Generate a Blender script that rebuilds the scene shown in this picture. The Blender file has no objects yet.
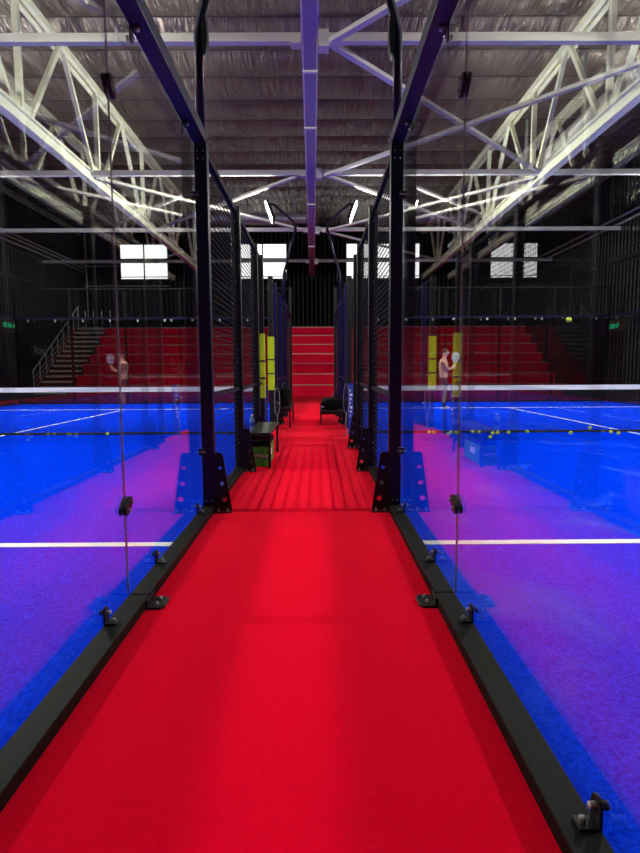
import bpy, bmesh, math, random
from mathutils import Vector, Matrix
random.seed(7)
scene = bpy.context.scene
COL = scene.collection

# ------------------------------------------------------------------ materials
def newmat(name):
    m = bpy.data.materials.new(name); m.use_nodes = True
    nt = m.node_tree; nt.nodes.clear()
    out = nt.nodes.new('ShaderNodeOutputMaterial')
    return m, nt, out

def pbr(name, col, rough=.5, metal=0., spec=.5, var=0., vscale=8., bump=0., bscale=60., stretch=None, sheen=0.):
    m, nt, out = newmat(name)
    b = nt.nodes.new('ShaderNodeBsdfPrincipled')
    b.inputs['Base Color'].default_value = (*col, 1)
    b.inputs['Roughness'].default_value = rough
    b.inputs['Metallic'].default_value = metal
    b.inputs['Specular IOR Level'].default_value = spec
    if sheen:
        b.inputs['Sheen Weight'].default_value = sheen; b.inputs['Sheen Tint'].default_value = (1, .35, .4, 1); b.inputs['Sheen Roughness'].default_value = .4
    nt.links.new(b.outputs[0], out.inputs[0])
    tc = nt.nodes.new('ShaderNodeTexCoord')
    mp = nt.nodes.new('ShaderNodeMapping')
    if stretch: mp.inputs['Scale'].default_value = stretch
    nt.links.new(tc.outputs['Object'], mp.inputs[0])
    if var:
        n = nt.nodes.new('ShaderNodeTexNoise'); n.inputs['Scale'].default_value = vscale
        n.inputs['Detail'].default_value = 5
        nt.links.new(mp.outputs[0], n.inputs['Vector'])
        mx = nt.nodes.new('ShaderNodeMix'); mx.data_type = 'RGBA'
        mx.inputs['A'].default_value = (*[c * (1 - var) for c in col], 1)
        mx.inputs['B'].default_value = (*[min(1, c * (1 + var)) for c in col], 1)
        nt.links.new(n.outputs['Fac'], mx.inputs['Factor'])
        nt.links.new(mx.outputs['Result'], b.inputs['Base Color'])
    if bump:
        n2 = nt.nodes.new('ShaderNodeTexNoise'); n2.inputs['Scale'].default_value = bscale
        n2.inputs['Detail'].default_value = 4
        nt.links.new(mp.outputs[0], n2.inputs['Vector'])
        bp = nt.nodes.new('ShaderNodeBump'); bp.inputs['Strength'].default_value = bump
        bp.inputs['Distance'].default_value = .02
        nt.links.new(n2.outputs['Fac'], bp.inputs['Height'])
        nt.links.new(bp.outputs[0], b.inputs['Normal'])
    return m

def emit(name, col, s):
    m, nt, out = newmat(name)
    e = nt.nodes.new('ShaderNodeEmission')
    e.inputs[0].default_value = (*col, 1); e.inputs[1].default_value = s
    nt.links.new(e.outputs[0], out.inputs[0])
    return m

def glass_mat(name, tint, f0=.05):
    """thin architectural pane: clear transmission plus an angle dependent mirror"""
    m, nt, out = newmat(name)
    N = nt.nodes.new; L = nt.links.new
    g = N('ShaderNodeNewGeometry')
    dot = N('ShaderNodeVectorMath'); dot.operation = 'DOT_PRODUCT'
    L(g.outputs['Normal'], dot.inputs[0]); L(g.outputs['Incoming'], dot.inputs[1])
    ab = N('ShaderNodeMath'); ab.operation = 'ABSOLUTE'; L(dot.outputs['Value'], ab.inputs[0])
    om = N('ShaderNodeMath'); om.operation = 'SUBTRACT'; om.inputs[0].default_value = 1; L(ab.outputs[0], om.inputs[1])
    pw = N('ShaderNodeMath'); pw.operation = 'POWER'; L(om.outputs[0], pw.inputs[0]); pw.inputs[1].default_value = 5
    ml = N('ShaderNodeMath'); ml.operation = 'MULTIPLY_ADD'; L(pw.outputs[0], ml.inputs[0])
    ml.inputs[1].default_value = 1 - f0; ml.inputs[2].default_value = f0
    t = N('ShaderNodeBsdfTransparent'); t.inputs[0].default_value = (*tint, 1)
    gl = N('ShaderNodeBsdfGlossy'); gl.inputs['Roughness'].default_value = 0.0
    gl.inputs[0].default_value = (1, 1, 1, 1)
    mix = N('ShaderNodeMixShader'); L(ml.outputs[0], mix.inputs[0]); L(t.outputs[0], mix.inputs[1]); L(gl.outputs[0], mix.inputs[2])
    L(mix.outputs[0], out.inputs[0])
    return m

def foil_mat(name):
    m, nt, out = newmat(name)
    N = nt.nodes.new; L = nt.links.new
    b = N('ShaderNodeBsdfPrincipled')
    b.inputs['Metallic'].default_value = .75
    b.inputs['Roughness'].default_value = .30
    tc = N('ShaderNodeTexCoord')
    mp = N('ShaderNodeMapping'); mp.inputs['Scale'].default_value = (2.6, .30, 1)
    L(tc.outputs['Object'], mp.inputs[0])
    n = N('ShaderNodeTexNoise'); n.inputs['Scale'].default_value = 2.2; n.inputs['Detail'].default_value = 4; n.inputs['Roughness'].default_value = .55
    n.inputs['Distortion'].default_value = .8
    L(mp.outputs[0], n.inputs['Vector'])
    bp = N('ShaderNodeBump'); bp.inputs['Strength'].default_value = 1.; bp.inputs['Distance'].default_value = .22
    L(n.outputs['Fac'], bp.inputs['Height']); L(bp.outputs[0], b.inputs['Normal'])
    n2 = N('ShaderNodeTexNoise'); n2.inputs['Scale'].default_value = .8; n2.inputs['Detail'].default_value = 4
    mp2 = N('ShaderNodeMapping'); mp2.inputs['Scale'].default_value = (4.5, .5, 1); L(tc.outputs['Object'], mp2.inputs[0]); L(mp2.outputs[0], n2.inputs['Vector'])
    mx = N('ShaderNodeMix'); mx.data_type = 'RGBA'
    mx.inputs['A'].default_value = (.11, .088, .078, 1); mx.inputs['B'].default_value = (.23, .185, .165, 1)  # streaky tones paint the wrinkles' light and dark into the foil colour
    L(n2.outputs['Fac'], mx.inputs['Factor']); L(mx.outputs['Result'], b.inputs['Base Color'])
    L(b.outputs[0], out.inputs[0])
    return m

def turf_mat(name, col, col2, sand):
    m, nt, out = newmat(name)
    N = nt.nodes.new; L = nt.links.new
    b = N('ShaderNodeBsdfPrincipled'); b.inputs['Roughness'].default_value = .95; b.inputs['Specular IOR Level'].default_value = .0
    tc = N('ShaderNodeTexCoord')
    n = N('ShaderNodeTexNoise'); n.inputs['Scale'].default_value = 60; n.inputs['Detail'].default_value = 6; n.inputs['Roughness'].default_value = .8
    L(tc.outputs['Object'], n.inputs['Vector'])
    mx = N('ShaderNodeMix'); mx.data_type = 'RGBA'
    mx.inputs['A'].default_value = (*col, 1); mx.inputs['B'].default_value = (*col2, 1)
    rp = N('ShaderNodeMapRange'); rp.inputs[1].default_value = .40; rp.inputs[2].default_value = .60
    L(n.outputs['Fac'], rp.inputs[0]); L(rp.outputs[0], mx.inputs['Factor'])
    mp = N('ShaderNodeMapping'); mp.inputs['Scale'].default_value = (1, .7, 1); L(tc.outputs['Object'], mp.inputs[0])
    n3 = N('ShaderNodeTexNoise'); n3.inputs['Scale'].default_value = 1.5; n3.inputs['Detail'].default_value = 6; n3.inputs['Distortion'].default_value = 1.2
    L(mp.outputs[0], n3.inputs['Vector'])
    r3 = N('ShaderNodeMapRange'); r3.inputs[1].default_value = .55; r3.inputs[2].default_value = .8; r3.inputs[4].default_value = sand
    L(n3.outputs['Fac'], r3.inputs[0])
    m2 = N('ShaderNodeMix'); m2.data_type = 'RGBA'; m2.inputs['B'].default_value = (.10, .26, .75, 1)
    L(mx.outputs['Result'], m2.inputs['A']); L(r3.outputs[0], m2.inputs['Factor'])
    L(m2.outputs['Result'], b.inputs['Base Color'])
    bp = N('ShaderNodeBump'); bp.inputs['Strength'].default_value = .5; bp.inputs['Distance'].default_value = .008
    L(n.outputs['Fac'], bp.inputs['Height']); L(bp.outputs[0], b.inputs['Normal'])
    L(b.outputs[0], out.inputs[0])
    return m

M = {}
M['carpet'] = pbr('red_carpet', (.80, .0012, .022), .95, spec=.0, var=.12, vscale=55, bump=.35, bscale=220, sheen=.07)
M['turf'] = turf_mat('blue_turf', (.0002, .018, .55), (.0006, .055, 1.0), .0)
M['turf_sand'] = turf_mat('blue_turf_sanded', (.0002, .018, .55), (.0006, .055, 1.0), .30)
M['line'] = pbr('white_line', (.86, .86, .86), .9, spec=.1)
M['steel'] = pbr('black_powder_coat', (.006, .006, .007), .42, spec=.3, bump=.05, bscale=300)
M['beamtop'] = pbr('dark_grey_coat', (.0032, .0034, .003), .6, spec=.15)
M['navy'] = pbr('navy_coat', (.005, .005, .022), .4, spec=.3)
M['navyblue'] = pbr('blue_black_coat', (.008, .008, .07), .5, spec=.2)
M['navydark'] = pbr('deep_navy_coat', (.004, .005, .022), .7, spec=.1)
M['glassfar'] = glass_mat('end_fence_glass', (.63, .64, .65))
M['chrome'] = pbr('bolt_chrome', (.40, .40, .40), .32, metal=.7)
M['clamp'] = pbr('black_clamp', (.008, .008, .009), .4, spec=.35)
M['glass'] = glass_mat('fence_glass', (.93, .945, .94))
M['wire'] = pbr('black_wire', (.010, .010, .011), .7, spec=.1)
M['net'] = pbr('black_net', (.01, .01, .012), .8)
M['tape'] = pbr('white_tape', (.80, .79, .77), .7)
M['cream'] = pbr('cream_paint', (.72, .74, .54), .5, var=.06, vscale=2)
M['white_steel'] = pbr('white_paint', (.46, .455, .39), .5, var=.06, vscale=2)
M['bouncepaint'] = pbr('bounce_tinted_paint', (.22, .20, .27), .55, var=.1, vscale=3)  # grey with the floors' violet bounce light put into the paint colour
M['gasket'] = pbr('seam_gasket', (.26, .28, .27), .6, spec=.2)
M['foil'] = foil_mat('foil_insulation')
M['purlin'] = pbr('dark_purlin', (.03, .028, .03), .6)
M['wall'] = pbr('charcoal_cladding', (.007, .0078, .009), .65, spec=.3, var=.15, vscale=.6)
M['rail'] = pbr('grey_pipe', (.22, .22, .23), .4)
M['duct'] = pbr('silver_duct', (.62, .62, .60), .32, metal=.8, bump=.5, bscale=6)
M['bounceduct'] = pbr('bounce_tinted_duct', (.30, .30, .36), .35, metal=.5)  # grey metal with blue bounce from the floor put into its colour
M['lattice'] = pbr('pale_panel', (.62, .61, .52), .6)
M['bleach'] = pbr('red_bleacher', (.74, .004, .036), .7, spec=.1, var=.1, vscale=3)
M['nose'] = pbr('steel_nosing', (.5, .33, .33), .5, metal=.3)
M['tread'] = pbr('grey_tread', (.50, .52, .42), .6)
M['railing'] = pbr('grey_railing', (.42, .43, .43), .4)
M['yellow'] = pbr('yellow_pad', (.46, .60, .02), .7, spec=.1)
M['ball'] = pbr('ball_felt', (.62, .80, .06), .9)
M['win'] = emit('window_daylight', (1, 1, 1), .4)
M['winframe'] = pbr('window_frame', (.05, .05, .05), .5)
M['lens'] = emit('lamp_lens', (1, .985, .90), 180.)
M['olens'] = emit('lamp_lens_outer', (1, .985, .90), 3000.)
M['led'] = emit('green_digits', (.02, .9, .35), .1)
M['black'] = pbr('black_plastic', (.012, .012, .013), .5)
M['fabric'] = pbr('black_fabric', (.004, .004, .005), .9, spec=.1, bump=.3, bscale=200)
M['benchtop'] = pbr('bench_top', (.022, .020, .018), .4, spec=.3)
M['green'] = pbr('green_bag', (.04, .32, .03), .6, var=.5, vscale=14)
M['white'] = pbr('white_print', (.75, .75, .75), .6)
M['blueban'] = pbr('blue_banner', (.012, .05, .42), .6)
M['cable'] = pbr('pale_cable', (.26, .27, .29), .5)
M['skin'] = pbr('skin', (.66, .38, .27), .55, var=.08, vscale=12)
M['hair'] = pbr('dark_hair', (.03, .02, .015), .7, bump=.6, bscale=120)
M['shorts'] = pbr('dark_shorts', (.012, .016, .04), .8)
M['shoe'] = pbr('white_shoe', (.8, .8, .8), .6)
M['racket'] = pbr('white_racket', (.82, .80, .78), .5)
M['water'] = pbr('bottle_plastic', (.25, .45, .75), .15, spec=.6)

# ------------------------------------------------------------------ builders
class MB:
    def __init__(s): s.v = []; s.f = []
    def box(s, x0, x1, y0, y1, z0, z1):
        b = len(s.v)
        s.v += [(x, y, z) for z in (z0, z1) for y in (y0, y1) for x in (x0, x1)]
        s.f += [tuple(b + i for i in q) for q in ((0, 2, 3, 1), (4, 5, 7, 6), (0, 1, 5, 4), (2, 6, 7, 3), (0, 4, 6, 2), (1, 3, 7, 5))]
        return s
    def bar(s, a, c, w, h, up=(0, 0, 1), caps=True):
        """rectangular bar from a to c; w sideways, h along up"""
        a = Vector(a); c = Vector(c); d = (c - a).normalized(); u = Vector(up)
        if abs(d.dot(u)) > .99: u = Vector((0, 1, 0))
        r = d.cross(u).normalized(); u = r.cross(d).normalized()
        b = len(s.v)
        for p in (a, c):
            for i, j in ((-1, -1), (1, -1), (1, 1), (-1, 1)):
                s.v.append(tuple(p + r * (i * w / 2) + u * (j * h / 2)))
        s.f += [(b + i, b + (i + 1) % 4, b + 4 + (i + 1) % 4, b + 4 + i) for i in range(4)]
        if caps: s.f += [(b + 3, b + 2, b + 1, b), (b + 4, b + 5, b + 6, b + 7)]
        return s
    def tube(s, pts, r, n=10, caps=True):
        pts = [Vector(p) for p in pts]; m = len(pts); rs = r if isinstance(r, (list, tuple)) else [r] * m
        b = len(s.v); prev = None
        for i, p in enumerate(pts):
            d = (pts[min(i + 1, m - 1)] - pts[max(i - 1, 0)]).normalized()
            u = Vector((0, 0, 1)) if prev is None else prev
            if prev is None and abs(d.z) > .9: u = Vector((0, 1, 0))
            x = d.cross(u).normalized(); u = x.cross(d).normalized(); prev = u
            for k in range(n):
                t = 2 * math.pi * k / n
                s.v.append(tuple(p + (x * math.cos(t) + u * math.sin(t)) * rs[i]))
        for i in range(m - 1):
            for k in range(n):
                a = b + i * n + k; c = b + i * n + (k + 1) % n
                s.f.append((a, c, c + n, a + n))
        if caps:
            s.f.append(tuple(b + k for k in range(n))[::-1]); s.f.append(tuple(b + (m - 1) * n + k for k in range(n)))
        return s
    def lathe(s, c, prof, n=16):
        b = len(s.v); c = Vector(c)
        for r, z in prof:
            for k in range(n):
                t = 2 * math.pi * k / n
                s.v.append((c.x + r * math.cos(t), c.y + r * math.sin(t), c.z + z))
        for i in range(len(prof) - 1):
            for k in range(n):
                a = b + i * n + k; q = b + i * n + (k + 1) % n
                s.f.append((a, q, q + n, a + n))
        s.f.append(tuple(b + k for k in range(n))[::-1]); s.f.append(tuple(b + (len(prof) - 1) * n + k for k in range(n)))
        return s
    def ball(s, c, r, n=12, m=8, sc=(1, 1, 1)):
        b = len(s.v)
        for i in range(m + 1):
            ph = math.pi * i / m
            for k in range(n):
                t = 2 * math.pi * k / n
                s.v.append((c[0] + sc[0] * r * math.sin(ph) * math.cos(t), c[1] + sc[1] * r * math.sin(ph) * math.sin(t), c[2] - sc[2] * r * math.cos(ph)))
        for i in range(m):
            for k in range(n):
                a = b + i * n + k; q = b + i * n + (k + 1) % n
                s.f.append((a, q, q + n, a + n))
        return s
    def prism(s, poly, axis, t0, t1):
        """extrude a 2-D polygon along axis: 'x' -> poly is (y,z), 'y' -> (x,z), 'z' -> (x,y)"""
        b = len(s.v); n = len(poly)
        for t in (t0, t1):
            for p, q in poly:
                s.v.append({'x': (t, p, q), 'y': (p, t, q), 'z': (p, q, t)}[axis])
        s.f.append(tuple(range(b, b + n))[::-1]); s.f.append(tuple(range(b + n, b + 2 * n)))
        s.f += [(b + i, b + (i + 1) % n, b + n + (i + 1) % n, b + n + i) for i in range(n)]
        return s
    def build(s, name, mat, parent=None, smooth=False, bevel=0):
        o = origin(parent)
        me = bpy.data.meshes.new(name)
        me.from_pydata([(v[0] - o.x, v[1] - o.y, v[2] - o.z) for v in s.v], [], s.f)
        bm = bmesh.new(); bm.from_mesh(me)
        if bevel: bmesh.ops.remove_doubles(bm, verts=bm.verts, dist=1e-5)
        bmesh.ops.recalc_face_normals(bm, faces=bm.faces); bm.to_mesh(me); bm.free()
        if smooth:
            for p in me.polygons: p.use_smooth = True
        me.materials.append(mat)
        ob = bpy.data.objects.new(name, me); COL.objects.link(ob)
        if parent: ob.parent = parent
        if bevel:
            md = ob.modifiers.new('bevel', 'BEVEL'); md.width = bevel; md.segments = 2; md.limit_method = 'ANGLE'
        return ob

def origin(p):
    o = Vector((0, 0, 0))
    while p is not None: o = o + p.location; p = p.parent
    return o

def mesh_obj(name, me, mat, parent=None):
    me.materials.clear(); me.materials.append(mat)
    o = origin(parent)
    me.transform(Matrix.Translation(-o))
    ob = bpy.data.objects.new(name, me); COL.objects.link(ob)
    if parent: ob.parent = parent
    return ob

def tag(o, label=None, cat=None, group=None, kind=None):
    if label: o['label'] = label
    if cat: o['category'] = cat
    if group: o['group'] = group
    if kind: o['kind'] = kind
    return o

def thing(name, loc, label, cat, group=None):
    o = bpy.data.objects.new(name, None); COL.objects.link(o); o.location = loc
    o.empty_display_size = .1
    return tag(o, label, cat, group)

def struct(mb, name, mat, parent=None, **k):
    o = mb.build(name, mat, parent, **k)
    if parent is None: o['kind'] = 'structure'
    return o

def text_mesh(txt, size, mat, name, parent, org, right, up, extrude=.002):
    cu = bpy.data.curves.new('t', 'FONT'); cu.body = txt; cu.size = size; cu.extrude = extrude
    cu.align_x = 'CENTER'; cu.align_y = 'CENTER'
    ob = bpy.data.objects.new('t', cu); COL.objects.link(ob)
    dg = bpy.context.evaluated_depsgraph_get(); dg.update()
    me = bpy.data.meshes.new_from_object(ob.evaluated_get(dg))
    bpy.data.objects.remove(ob); bpy.data.curves.remove(cu)
    r = Vector(right).normalized(); u = Vector(up).normalized(); n = r.cross(u)
    mt = Matrix(((r.x, u.x, n.x, org[0]), (r.y, u.y, n.y, org[1]), (r.z, u.z, n.z, org[2]), (0, 0, 0, 1)))
    me.transform(mt); me.name = name
    return mesh_obj(name, me, mat, parent)

# ------------------------------------------------------------------ main numbers (metres; camera at the origin, looking along +Y)
XL, XR = -1.012, .734           # glass planes of the two courts along the aisle
BW = .105                       # width of posts and beams
DN = 10.89                      # net
Y0, Y1 = .9, 20.9               # court ends
XLO, XRO = XL - 10.0, XR + 10.0 # outer sides of the courts
WL, WR, WF, WB = -13.2, 11.45, 32.7, -5.0
CEIL = 9.1

# ------------------------------------------------------------------ setting
struct(MB().box(WL - .2, WR + .2, WB - .2, WF + .2, -.12, 0), 'floor', M['carpet'])
for nm, x0, x1, mt, lab in (('court_turf', XLO, XL - .004, 'turf', 'left'), ('court_turf', XR + .004, XRO, 'turf_sand', 'right')):
    t = MB().box(x0, x1, Y0, Y1, .0, .010).build(nm, M[mt])
    tag(t, 'blue artificial turf of the court on the %s of the red aisle' % lab, 'court surface')
    for y in (DN - 6.95, DN + 6.95):
        MB().box(x0, x1, y - .045, y + .045, .008, .014).build('service_line', M['line'], t)
    xc = (x0 + x1) / 2
    xc = -6.05 if x0 < 0 else 6.05
    MB().box(xc - .03, xc + .03, DN - 6.9, DN + 6.9, .008, .0135).build('center_line', M['line'], t)

def corrugated(name, a, b, n, z0, z1, step=.25, dep=.022, holes=()):
    """ribbed cladding from a to b (x,y), ribs towards n"""
    a = Vector((a[0], a[1])); b = Vector((b[0], b[1])); L = (b - a).length; d = (b - a) / L; n = Vector(n)
    prof = []
    k = 0
    while k * step < L:
        s = k * step
        for ds, h in ((0, 0), (.45, 0), (.55, 1), (.9, 1), (1., 0)):
            t = min(L, s + ds * step); prof.append((t, h * dep))
        k += 1
    mb = MB()
    for t, h in prof:
        p = a + d * t + n * h
        mb.v += [(p.x, p.y, z0), (p.x, p.y, z1)]
    mb.f += [(2 * i, 2 * i + 2, 2 * i + 3, 2 * i + 1) for i in range(len(prof) - 1) if prof[i + 1][0] > prof[i][0] + 1e-6]
    # backing slab gives the wall its thickness
    q0 = a - n * .2; q1 = b
    mb.box(min(q0.x, b.x), max(q0.x, b.x) if abs(d.x) > .5 else max(a.x, q0.x), min(q0.y, b.y), max(q0.y, b.y, a.y), z0, z1)
    return struct(mb, name, M['wall'])
corrugated('wall_left', (WL, WB), (WL, WF), (1, 0), 0, CEIL + .3)
corrugated('wall_right', (WR, WB), (WR, WF), (-1, 0), 0, CEIL + .3)
corrugated('wall_far', (WL, WF), (WR, WF), (0, -1), 0, CEIL + .3)
corrugated('wall_near', (WL, WB), (WR, WB), (0, 1), 0, CEIL + .3)

# ceiling: foil faced insulation sagging between purlins
mb = MB(); PS = 1.335
ys = []; y = WB
while y < WF + .01:
    ys.append(y); y += PS / 8
xs = [WL + (WR - WL) * i / 60 for i in range(61)]
rng = random.Random(3)
sagk = {}
for j, y in enumerate(ys):
    k = int((y - WB) / PS + 1e-6)
    for i, x in enumerate(xs):
        t = (y - WB) / PS - k
        s = sagk.setdefault((k, i // 4), .05 + .09 * rng.random())
        s2 = sagk.setdefault((k, i // 4 + 1), .05 + .09 * rng.random())
        f = (i % 4) / 4; s = s * (1 - f) + s2 * f
        mb.v.append((x, y, CEIL + .12 - s * max(0, math.sin(math.pi * t)) ** .8))
nx = len(xs)
for j in range(len(ys) - 1):
    for i in range(nx - 1):
        a = j * nx + i; mb.f.append((a, a + 1, a + nx + 1, a + nx))
ceil = struct(mb, 'ceiling', M['foil'], smooth=True)
struct(MB().box(WL - .2, WR + .2, WB - .2, WF + .2, CEIL + .3, CEIL + .4), 'roof_deck', M['purlin'], ceil)
for k in range(1, int((WF - WB) / PS) + 1):
    y = WB + k * PS
    MB().box(WL, WR, y - .014, y + .014, CEIL + .105, CEIL + .28).build('purlin', M['purlin'], ceil)

# windows in the far wall
for i, (x0, x1) in enumerate(((-11.0, -8.38), (-4.33, -1.7), (1.72, 4.35))):
    z0, z1 = 6.36, 8.24
    yf = WF - .07
    w = MB()
    for a, b, c, d in ((x0 - .06, x0, z0 - .06, z1 + .06), (x1, x1 + .06, z0 - .06, z1 + .06), (x0, x1, z0 - .06, z0), (x0, x1, z1, z1 + .06)):
        w.box(a, b, yf - .05, yf + .06, c, d)
    fr = struct(w, 'window_%d' % (i + 1), M['winframe'])
    MB().box(x0, x1, yf, yf + .02, z0, z1).build('pane', M['win'], fr)
    xm = (x0 + x1) / 2; zm = z0 + (z1 - z0) * .58
    MB().box(xm - .035, xm + .035, yf - .04, yf - .005, z0, z1).box(x0, x1, yf - .04, yf - .005, zm - .035, zm + .035).box(x0, x1, yf - .04, yf - .005, z0 + .09, z0 + .13).build('mullion', M['winframe'], fr)

# wall pipes and ledges (trim of the room)
k = 0
for x, s, zs in ((WL + .05, 1, (6.75, 6.95, 7.12)), (WR - .05, -1, (6.6, 6.85))):
    for z in zs:
        k += 1
        struct(MB().tube([(x + s * .06, WB + .1, z), (x + s * .06, WF - .1, z)], .045, 8), 'trim_%d' % k, M['rail'])
for z, x in ((5.2, WL + .05), (5.2, WR - .05)):
    k += 1
    struct(MB().box(x - .06, x + .06, WB + .1, WF - .1, z, z + .16), 'trim_%d' % k, M['wall'])
k += 1
struct(MB().tube([(WL + .25, WF - .12, 3.9), (WL + .25, WF - .12, 8.9)], .04, 8), 'trim_%d' % k, M['rail'])
for z in (7.05, 5.95):
    k += 1
    struct(MB().box(WL + .1, -8.3 if z < 6.1 else -11.1, WF - .09, WF - .045, z, z + .06), 'trim_%d' % k, M['rail'])

# ------------------------------------------------------------------ roof steel
TZ = 6.40
rb = thing('ridge_beam', (-.1, 2, TZ), 'long violet-lit steel beam running down the middle of the ceiling above the aisle', 'beam')
xb = lambda y: -.03 - .0072 * (y - 2)
def along(x0, x1, ya, yb, z0, z1):
    mb = MB()
    for y in (ya, yb):
        c = xb(y); mb.v += [(c + x0, y, z0), (c + x1, y, z0), (c + x1, y, z1), (c + x0, y, z1)]
    mb.f += [(0, 1, 2, 3), (4, 5, 6, 7), (0, 4, 5, 1), (1, 5, 6, 2), (2, 6, 7, 3), (3, 7, 4, 0)]
    return mb
along(-.10, .10, 2, WF - .1, TZ - .02, TZ + .3).build('web', M['bouncepaint'], rb)
along(-.135, -.105, 2, WF - .1, TZ + .0, TZ + .1).build('flange', M['cream'], rb)
along(.105, .135, 2, WF - .1, TZ + .0, TZ + .1).build('flange', M['cream'], rb)
for y in (8.05, 10.3, 12.6, 18.2, 24.3):
    c = xb(y); MB().box(c - .125, c + .125, y, y + .06, TZ - .05, TZ - .015).build('splice_plate', M['cream'], rb)
TIES = [9.5 + 6.13 * k for k in range(4)]
ORD = ['nearest', 'second nearest', 'third nearest', 'farthest']
for k, y in enumerate(TIES):
    t = thing('tie_beam', (0, y, TZ), '%s white steel tie beam crossing the whole hall below the foil ceiling' % ORD[k], 'beam', 'white tie beams under the roof')
    c = xb(y)
    mt = M['white_steel'] if k < 3 else M['rail']  # farthest tie takes grey: weaker light down there put into its colour
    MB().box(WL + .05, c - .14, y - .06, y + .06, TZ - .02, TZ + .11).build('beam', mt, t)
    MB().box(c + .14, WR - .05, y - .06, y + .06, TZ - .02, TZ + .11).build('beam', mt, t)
    MB().box(c + .14, c + .30, y - .12, y + .1, TZ - .12, TZ + .13).build('gusset', M['white_steel'], t)
    MB().box(c - .30, c - .14, y - .10, y + .1, TZ - .06, TZ + .05).build('gusset', M['white_steel'], t)

def brace(a, b, lab):
    o = MB().bar(a, b, .11, .07).build('cross_brace', M['white_steel'])
    tag(o, lab, 'brace', 'diagonal roof braces')
TX = 6.05
bays = [3.37] + TIES
for i in range(4):
    ya, yb = bays[i], bays[i + 1]
    w = ['first', 'second', 'third', 'fourth'][i]
    brace((.25, ya + .1, TZ + .03), (TX - .15, yb - .1, TZ + .03), 'white diagonal brace in the %s right roof bay slanting away from the middle beam' % w)
    if i != 3:
        brace((.25, yb - .1, TZ - .05), (TX - .15, ya + .1, TZ - .05), 'white diagonal brace in the %s right roof bay slanting back towards the right truss' % w)
ya, yb = TIES[1], TIES[2]
brace((-.55, yb - .3, TZ - .02), (-TX + .15, ya + .1, TZ - .02), 'cream diagonal brace in the left roof bay between two tie beams')
brace((-.5, ya + .3, TZ + .06), (-TX + .3, yb - .3, TZ + .06), 'cream diagonal brace in the left roof bay crossing behind another brace')

def truss(sx, lab):
    x = sx * TX
    t = thing('roof_truss', (x, 4, 6.2), lab, 'truss', 'long cream roof trusses')
    zb, zt = 6.28, 8.78
    ya, yb = 2.0, WF - .15
    # bottom chord: two channels with a gap; top chord the same
    MB().box(x - .10, x + .10, ya, yb, zb - .02, zb + .22).build('bottom_chord', M['cream'], t)
    MB().box(x - .17, x - .102, ya, yb, zb + .17, zb + .22).box(x + .102, x + .17, ya, yb, zb + .17, zb + .22).build('chord_flange', M['cream'], t)
    MB().box(x - .14, x - .04, ya, yb, zt, zt + .16).box(x + .04, x + .14, ya, yb, zt, zt + .16).build('top_chord', M['cream'], t)
    P = 4.15
    for k in range(-2, 5):
        tn = 14.3 + P * k                      # apex on the top chord
        for b in (tn - P / 2, tn + P / 2):
            if ya < b < yb and ya < tn < yb:
                e = .28 if b > tn else -.28
                MB().bar((x, tn + e * .4, zt + .05), (x, b - e, zb + .15), .10, .10, (0, 1, 0)).build('web_diagonal', M['cream'], t)
        b = tn + P / 2
        if ya < b < yb:
            MB().box(x - .06, x + .06, b - .05, b + .05, zb + .1, zt + .1).build('web_vertical', M['cream'], t)
            MB().box(x - .03, x + .03, b - .4, b + .4, zb + .12, zb + .5).build('gusset', M['cream'], t)
truss(-1, 'long cream steel lattice truss above the left court')
truss(1, 'long cream steel lattice truss above the right court')

d = thing('air_duct', (6.75, 8, 7.35), 'fat silver corrugated air duct running beside the right roof truss', 'duct')
pts = []; rs = []
for i in range(0, 300):
    y = 8 + i * .07; pts.append((6.8, y, 7.35)); rs.append(.25 if i % 2 else .235)
MB().tube(pts, rs, 14).build('duct_pipe', M['duct'], d)
for y in (11, 15, 19, 23, 27): MB().box(6.76, 6.84, y, y + .04, 7.58, CEIL + .1).build('hanger', M['rail'], d)
d = thing('air_duct', (-6, 27.2, 8.2), 'bluish round duct lying crosswise under the far ceiling left of the middle beam', 'duct')
MB().tube([(-5.6, 27.2, 8.25), (-.45, 27.2, 8.25)], .24, 16).build('duct_pipe', M['bounceduct'], d)
for x in (-5.2, -3.2, -1.0): MB().box(x, x + .05, 27.18, 27.22, 8.47, CEIL + .1).build('hanger', M['rail'], d)

def lattice(x, sx, ya, yb, z, lab):
    t = thing('lattice_panel', (x, ya, z), lab, 'panel')
    tl = .30
    sh = MB(); L = yb - ya
    p = [(x, z - .22), (x + sx * .35, z + .22), (x + sx * .37, z + .20), (x + sx * .02, z - .24)]
    sh.prism(p, 'y', ya, yb); sh.build('pale_sheet', M['lattice'], t)
    br = MB(); n = int(L / .22)
    for i in range(n + 1):
        y = ya + i * L / n
        br.bar((x - sx * .012, y, z - .225), (x + sx * .338, y, z + .225), .03, .02)
    for f in (0, .25, .5, .75, 1):
        a = (x - sx * .012 + sx * .35 * f, ya, z - .225 + .45 * f); br.bar(a, (a[0], yb, a[2]), .025, .025)
    br.build('grid_bars', M['purlin'], t)
    for y in (ya + .5, (ya + yb) / 2, yb - .5): MB().box(x + sx * .36 - .012, x + sx * .36 + .012, y - .012, y + .012, z + .2, CEIL + .12).build('hanger', M['rail'], t)
    return t
lattice(-12.75, -1, 21.5, 31.5, 8.72, 'pale gridded strip high on the left wall below the ceiling')
lattice(11.02, 1, 21.0, 27.6, 8.62, 'pale gridded strip high on the right wall below the ceiling')

# ------------------------------------------------------------------ court fences
def half_round(mb, x0, x1, y, z, w, h):
    pts = [(y - w / 2, z), (y + w / 2, z)]
    for i in range(9):
        t = math.pi * i / 8
        pts.append((y + w / 2 * math.cos(t), z + h - w / 2 + w / 2 * math.sin(t)))
    mb.prism(pts, 'x', x0, x1)

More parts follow.
